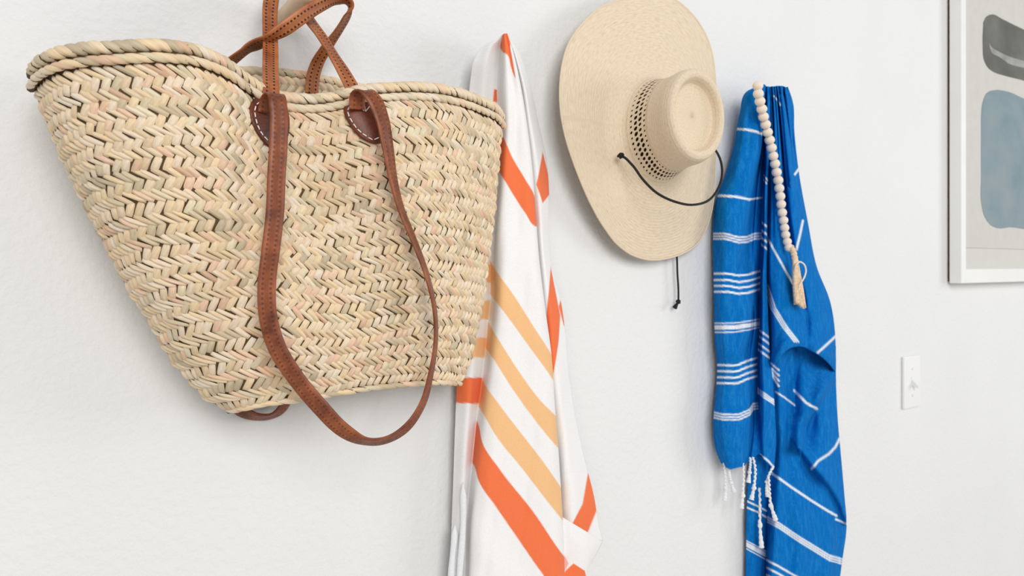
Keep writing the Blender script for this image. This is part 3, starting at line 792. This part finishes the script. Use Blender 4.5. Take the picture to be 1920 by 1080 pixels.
# right-hand drape: folds gathered at the peg, tucked over itself halfway down
colsR = [
    [(1440,164,.060),(1440,200,.040),(1440,260,.026),(1439,340,.018),(1437,420,.014),(1436,500,.014),(1437,560,.014),(1440,620,.014),(1444,680,.014),(1447,740,.014),(1446,800,.014),(1444,860,.014),(1440,930,.014),(1438,1000,.014),(1436,1080,.014),(1434,1180,.014)],
    [(1446,162,.068),(1448,200,.056),(1449,260,.046),(1449,340,.042),(1448,420,.042),(1447,500,.044),(1450,560,.047),(1456,620,.050),(1458,672,.048),(1461,730,.030),(1463,800,.032),(1462,860,.036),(1458,930,.040),(1454,1000,.044),(1450,1080,.044),(1446,1180,.044)],
    [(1452,162,.070),(1455,200,.058),(1459,260,.050),(1462,340,.050),(1464,420,.051),(1474,500,.055),(1486,560,.058),(1490,610,.058),(1486,655,.048),(1479,730,.026),(1478,800,.030),(1479,860,.036),(1480,930,.044),(1480,1000,.048),(1478,1080,.050),(1476,1180,.050)],
    [(1456,161,.066),(1461,200,.048),(1466,260,.038),(1472,340,.034),(1480,420,.034),(1490,500,.036),(1507,570,.040),(1510,620,.038),(1500,668,.030),(1488,735,.018),(1492,800,.028),(1498,860,.034),(1502,930,.044),(1504,1000,.050),(1504,1080,.052),(1502,1180,.052)],
    [(1460,161,.070),(1465,200,.058),(1471,260,.052),(1478,340,.050),(1488,420,.050),(1500,500,.051),(1516,570,.051),(1520,620,.050),(1516,670,.046),(1506,740,.042),(1508,800,.036),(1518,860,.040),(1524,930,.044),(1530,1000,.048),(1530,1080,.050),(1528,1180,.050)],
    [(1466,161,.068),(1471,200,.054),(1478,260,.046),(1486,340,.043),(1499,420,.043),(1514,500,.044),(1531,570,.044),(1536,620,.046),(1534,670,.044),(1528,740,.042),(1526,790,.030),(1534,860,.040),(1546,930,.040),(1552,1000,.040),(1552,1080,.042),(1550,1180,.042)],
    [(1472,163,.066),(1477,200,.046),(1484,260,.036),(1493,340,.032),(1508,420,.032),(1524,500,.033),(1544,570,.034),(1552,620,.036),(1551,670,.036),(1548,740,.032),(1548,790,.036),(1555,860,.040),(1564,930,.032),(1570,1000,.030),(1566,1080,.030),(1562,1180,.030)],
    [(1477,163,.058),(1486,190,.038),(1489,245,.024),(1496,312,.018),(1515,420,.014),(1531,500,.014),(1556,565,.014),(1567,635,.014),(1566,700,.014),(1570,780,.014),(1576,850,.014),(1583,930,.014),(1587,985,.014),(1579,1050,.014),(1575,1080,.014),(1570,1180,.014)],
]
TUCK = [(1441,702,.028),(1455,680,.060),(1479,654,.074),(1504,650,.062),(1519,657,.058),(1535,666,.056),(1551,679,.046),(1567,699,.020)]
up_cols, lo_cols = [], []
for c, (tx, ty, td) in zip(colsR, TUCK):
    u_ = [p for p in c if p[1] < ty - 70]
    up_cols.append(u_ + [(tx, ty - 30, td), (tx, ty - 8, td + .005), (tx, ty, td - .001), (tx, ty - 4, td - .010), (tx, ty - 20, td - .018)])
    l_ = [p for p in c if p[1] > ty + 30]
    lo_cols.append([(tx, ty - 50, max(.008, td - .048)), (tx, ty + 5, max(.010, td - .044))] + l_)
def shapeU(px, py, d, gi):
    d = d + bend(px, py, [(1473,180),(1484,250),(1500,330),(1522,440)], -0.008, 0.006, 8)
    d = d + bend(px, py, [(1460,185),(1468,250),(1480,340)], -0.007, 0.006, 7)
    d = d + bend(px, py, [(1442,185),(1456,172),(1472,163)], -0.006, 0.006, 7)
    n_ = len(gi); a_ = np.linspace(0, 1, n_)[:, None]; d = d + .0045*np.sin(a_*2*math.pi*7.3 + 1)*np.exp(-((py - 200)/210)**2)*np.sin(math.pi*a_)**.5
    return d - 0.012*np.exp(-((px - 1513)/7)**2 - ((py - 612)/34)**2)
def shapeD(px, py, d, gi):
    d = d + bend(px, py, [(1568,704),(1545,742),(1520,775),(1506,800),(1503,835)], 0.018, -0.012, 18)
    d = d + bend(px, py, [(1500,846),(1525,882),(1550,908),(1572,945),(1585,980)], -0.013, 0.016, 18)
    d = d + bend(px, py, [(1490,660),(1488,720),(1486,770)], 0.010, -0.008, 14)
    a_ = np.linspace(0, 1, len(gi))[:, None]; d = d + .005*np.sin(a_*2*math.pi*3.6 + .004*py)*np.sin(math.pi*a_)
    return d - 0.016*np.exp(-((px - 1476)/13)**2 - ((py - 705)/50)**2)
pR = [S('R', [(1438,188),(1441,198),(1443,212)], 4), S('R', [(1451,180),(1457,187),(1463,197)], 3), S('R', [(1490,327),(1500,313)], 4),
      S('R', [(1505,414),(1500,438),(1493,468)], 4.2), S('R', [(1438,444),(1452,470),(1464,492),(1477,516),(1486,532)], 4),
      S('R', [(1533,661),(1550,646),(1570,627)], 4.2), S('R', [(1489,732),(1497,740),(1512,756),(1531,766)], 4.6), S('R', [(1455,735),(1470,745),(1490,760)], 3),
      S('R', [(1522,879),(1534,864),(1554,851),(1566,838),(1574,822)], 4.2), S('R', [(1447,887),(1480,911),(1520,938),(1552,958),(1568,967)], 4.4), S('R', [(1567,974),(1590,983)], 4)]
for dx in (-4, 0, 4): pR.append(S('R', [(1436+dx,534),(1450+dx,578),(1472+dx,614),(1493+dx,641)], 2.6))
for k, (a, b) in enumerate((((1438,674),(1460,694)), ((1440,684),(1460,704)), ((1444,694),(1460,714)), ((1448,704),(1460,724)))): pR.append(S('R', [a, b], 3.4))
for dy in (-4.5, 0, 4.5): pR.append(S('R', [(1430,969+dy),(1460,985+dy),(1500,1012+dy),(1555,1046+dy),(1580,1053+dy)], 3.0))
for dy in (0, 14, 28, 42): pR.append(S('R', [(1430,1046+dy),(1460,1062+dy),(1500,1085+dy),(1560,1120+dy)], 3.8))
cloth('upper_drape', up_cols, ['R']*7, pR, M['blue_cloth'], bt, BLUE, rows=300, shape=shapeU, noise=.0018)
cloth('lower_drape', lo_cols, ['R']*7, pR, M['blue_cloth'], bt, BLUE, rows=260, shape=shapeD, noise=.0018)
# lower layer close to the wall, seen below the fringe
colsK = [[(1418,640,.006),(1412,740,.007),(1408,830,.010),(1403,900,.010),(1400,960,.010),(1399,1040,.010),(1398,1180,.010)],
         [(1432,640,.007),(1427,740,.009),(1422,830,.020),(1418,900,.020),(1415,960,.020),(1414,1040,.020),(1413,1180,.020)],
         [(1448,640,.006),(1444,740,.008),(1440,830,.014),(1436,900,.013),(1434,960,.012),(1432,1040,.012),(1431,1180,.012)],
         [(1464,640,.005),(1460,740,.006),(1456,830,.008),(1450,900,.007),(1446,960,.007),(1444,1040,.007),(1442,1180,.007)]]
pK = [S('K', [(1395,937),(1420,949),(1445,962)], 3.4), S('K', [(1395,949),(1420,960),(1445,975)], 3.4), S('K', [(1395,1018),(1437,1041),(1450,1048)], 8),
      S('K', [(1395,1011),(1437,1034),(1450,1041)], 1.8), S('K', [(1395,1026),(1437,1050),(1450,1056)], 1.8)]
cloth('wall_drape', colsK, ['K']*3, pK, M['blue_cloth'], bt, BLUE, rows=440, step=1.4)
def tassel(path, kn):
    q = spline([(a, b, c) for a, b, c in path], 60); P = at(q[:,0], q[:,1], q[:,2])
    L = np.linspace(0, 1, 60); r = .0019 + .0004*np.sin(L*70)
    r = r + .0022*np.exp(-((L - kn)/.045)**2); tail_ = np.clip((L - kn - .04)/(1 - kn), 0, 1)
    r = r + .0028*tail_
    # two-ply twist: offset the centre line in a small spiral
    P = P + .0007*np.stack([np.cos(L*60), np.sin(L*60), 0*L], 1)*(L < kn)[:, None]
    tube('fringe_tassel', P, r, M['fringe'], bt, 9)
for path, kn in (([(1358,868,.030),(1360,890,.030),(1361,912,.030),(1359,938,.030)], .68), ([(1366,878,.036),(1369,898,.036),(1376,921,.036)], .62),
                 ([(1393,868,.046),(1394,900,.048),(1393,925,.048),(1390,953,.048)], .72), ([(1407,858,.044),(1406,880,.048),(1403,905,.050)], .6),
                 ([(1412,857,.044),(1416,880,.050),(1415,905,.052),(1409,937,.052)], .72), ([(1450,874,.046),(1441,892,.052),(1438,912,.054),(1440,930,.054)], .55),
                 ([(1441,893,.058),(1443,925,.058),(1446,948,.058),(1454,974,.058)], .68), ([(1424,915,.034),(1425,955,.034),(1425,985,.034),(1428,1026,.034)], .62)):
    tassel(path, kn)

# ------------------------------------------------------------------ bead garland
gar = thing('bead_garland', 'string of pale wooden beads with a tassel draped over the blue towel', 'garland', at(1500, 575, .07))
BD = [(1421,161,.088),(1422,176,.087),(1425,190,.085),(1428.5,204.5,.082),(1431.5,219,.079),(1435.5,233.5,.076),(1439,248,.073),(1443,262.5,.070),(1446.5,277,.068),(1449.5,292.5,.066),
      (1453,307,.064),(1456,323,.063),(1459,338,.062),(1461,353,.062),(1463,368,.062),(1464.5,383,.062),(1466.5,398.5,.062),(1469,413,.062),(1471,427,.062),(1473,440,.063),(1476,453,.064),(1479,464,.066)]
bs = bmesh.new(); bmesh.ops.create_uvsphere(bs, u_segments=20, v_segments=14, radius=1.0)
for vtx in bs.verts:
    vtx.co.z *= 0.93
bme = bpy.data.meshes.new('bead'); bs.to_mesh(bme); bs.free(); bme.polygons.foreach_set('use_smooth', [True]*len(bme.polygons)); bme.materials.append(M['bead'])
for i, (x, y, d) in enumerate(BD):
    r = .0087 if i < 13 else .0087 - .00012*(i - 12)
    o = link('bead', bme, gar); o.matrix_basis = Matrix.Translation(V(x, y, d)) @ Matrix.Rotation(random.uniform(-.3, .3) + .2, 4, 'Y') @ Matrix.Scale(r, 4)
q = np.array(BD); tube('string', at(q[:,0], q[:,1], q[:,2]), .0012, M['jute'], gar, 6)
# tassel: wrapped head and skirt of strands
hd = spline([(1482,462,.070),(1487,472,.071),(1490,484,.072),(1492,497,.072)], 16)
tube('tassel_head', at(hd[:,0], hd[:,1], hd[:,2]), .0055 + .0006*np.sin(np.arange(16)*2.2), M['jute'], gar, 14)
for k in range(22):
    a = 2*math.pi*k/22; ca, sa = math.cos(a), math.sin(a); e = random.uniform(-3, 4)
    q = spline([(1491 + 4*ca, 488, .072 + .004*sa), (1493 + 6*ca, 510, .072 + .006*sa), (1496 + 8.5*ca, 540, .071 + .007*sa), (1500 + 10*ca, 573 + e + 3*ca, .071 + .008*sa)], 14)
    tube('tassel_strand', at(q[:,0], q[:,1], q[:,2]), .0017, M['jute'], gar, 6)
q = spline([(1490,505,.080),(1493,496,.084),(1500,491,.086),(1507,495,.086),(1511,505,.086),(1508,520,.085),(1502,530,.083),(1497,538,.080)], 50)
tube('string_loop', at(q[:,0], q[:,1], q[:,2]), .0014, M['bead'], gar, 8)

# ------------------------------------------------------------------ framed picture
c0 = at(1775, 531, 0.0); x0, z0 = float(c0[0]), float(c0[2]); FW, FH, D0, D1 = 0.66, 0.92, 0.006, 0.033
pic = thing('framed_picture', 'white framed abstract print with grey and blue painted shapes', 'picture', (x0 + FW/2, -.02, z0))
bw = 0.024; bwb = 0.034
box('backing', (x0 + .004, -D0 - .006, z0 + .004), (x0 + FW - .004, -.0005, z0 + FH - .004), M['backing'], pic)
box('frame_rail', (x0, -D1, z0), (x0 + bw, -D0, z0 + FH), M['frame'], pic, .0015)
box('frame_rail', (x0 + FW - bw, -D1, z0), (x0 + FW, -D0, z0 + FH), M['frame'], pic, .0015)
box('frame_rail', (x0 + bw, -D1, z0), (x0 + FW - bw, -D0, z0 + bwb), M['frame'], pic, .0015)
box('frame_rail', (x0 + bw, -D1, z0 + FH - bwb), (x0 + FW - bw, -D0, z0 + FH), M['frame'], pic, .0015)
box('mount', (x0 + .012, -.024, z0 + .012), (x0 + FW - .012, -.012, z0 + FH - .012), M['mount'], pic)
box('print_sheet', (x0 + .026, -.0262, z0 + .085), (x0 + FW - .05, -.0245, z0 + FH - .085), M['paper'], pic)
def shape(name, pts, d, mat, parent=pic):
    P = spline(pts + [pts[0]], 97)[:-1]
    a = at(P[:,0], P[:,1], np.full(len(P), d)); n = len(P)
    b = a + np.array([0, .0006, 0]); v_ = np.concatenate([a, b])
    f2 = [tuple(range(n)), tuple(range(2*n-1, n-1, -1))] + [(i, n+i, n+(i+1) % n, (i+1) % n) for i in range(n)]
    o = mesh(name, v_, f2, mat, parent, smooth=False); return o
gs = shape('grey_painted_shape', [(1844,42),(1850,31),(1860,27),(1880,36),(1900,46),(1925,58),(1960,76),(1985,96),(1992,130),(1985,160),(1960,166),(1920,151),(1885,142),(1864,135),(1853,127),(1846,114),(1843,83)], .0270, M['grey_wash'])
shape('pale_brush_stroke', [(1855,80),(1859,88),(1870,95),(1890,105),(1920,114),(1950,122),(1948,132),(1920,127),(1893,120),(1872,106),(1861,100),(1857,92)], .0276, M['pale_wash'])
shape('blue_painted_shape', [(1840,222),(1843,192),(1852,173),(1864,169),(1890,172),(1918,184),(1955,200),(1985,212),(2000,250),(2004,320),(2000,390),(1985,426),(1950,432),(1918,429),(1895,426),(1872,428),(1858,422),(1847,407),(1841,385),(1840,330),(1840,270)], .0270, M['blue_wash'])

# ------------------------------------------------------------------ light switch
sc_ = at(1705.5, 715.5, 0.0); sx, sz = float(sc_[0]), float(sc_[2])
swi = thing('light_switch', 'white toggle light switch plate on the wall below the picture', 'switch', (sx, 0, sz - .058))
box('plate', (sx - .036, -.0065, sz - .0585), (sx + .036, -.0003, sz + .0585), M['plastic'], swi, .0025)
v_, f2 = box_geo((sx - .0048, -.0075, sz - .012), (sx + .0048, -.006, sz + .012))
mesh('toggle_collar', v_, f2, M['plastic'], swi, smooth=False)
tg = [(sx-.004,-.007,sz-.007),(sx+.004,-.007,sz-.007),(sx+.004,-.007,sz+.005),(sx-.004,-.007,sz+.005),(sx-.003,-.019,sz-.013),(sx+.003,-.019,sz-.013),(sx+.003,-.020,sz-.007),(sx-.003,-.020,sz-.007)]
o = mesh('toggle', tg, [(0,3,2,1),(4,5,6,7),(0,1,5,4),(1,2,6,5),(2,3,7,6),(3,0,4,7)], M['plastic'], swi, smooth=False)
for dz in (-.030, .030):
    P = np.array([[sx, -.006, sz+dz], [sx, -.0074, sz+dz], [sx, -.0079, sz+dz]]); tube('screw', P, [.0032, .0032, .0022], M['screw'], swi, 14)
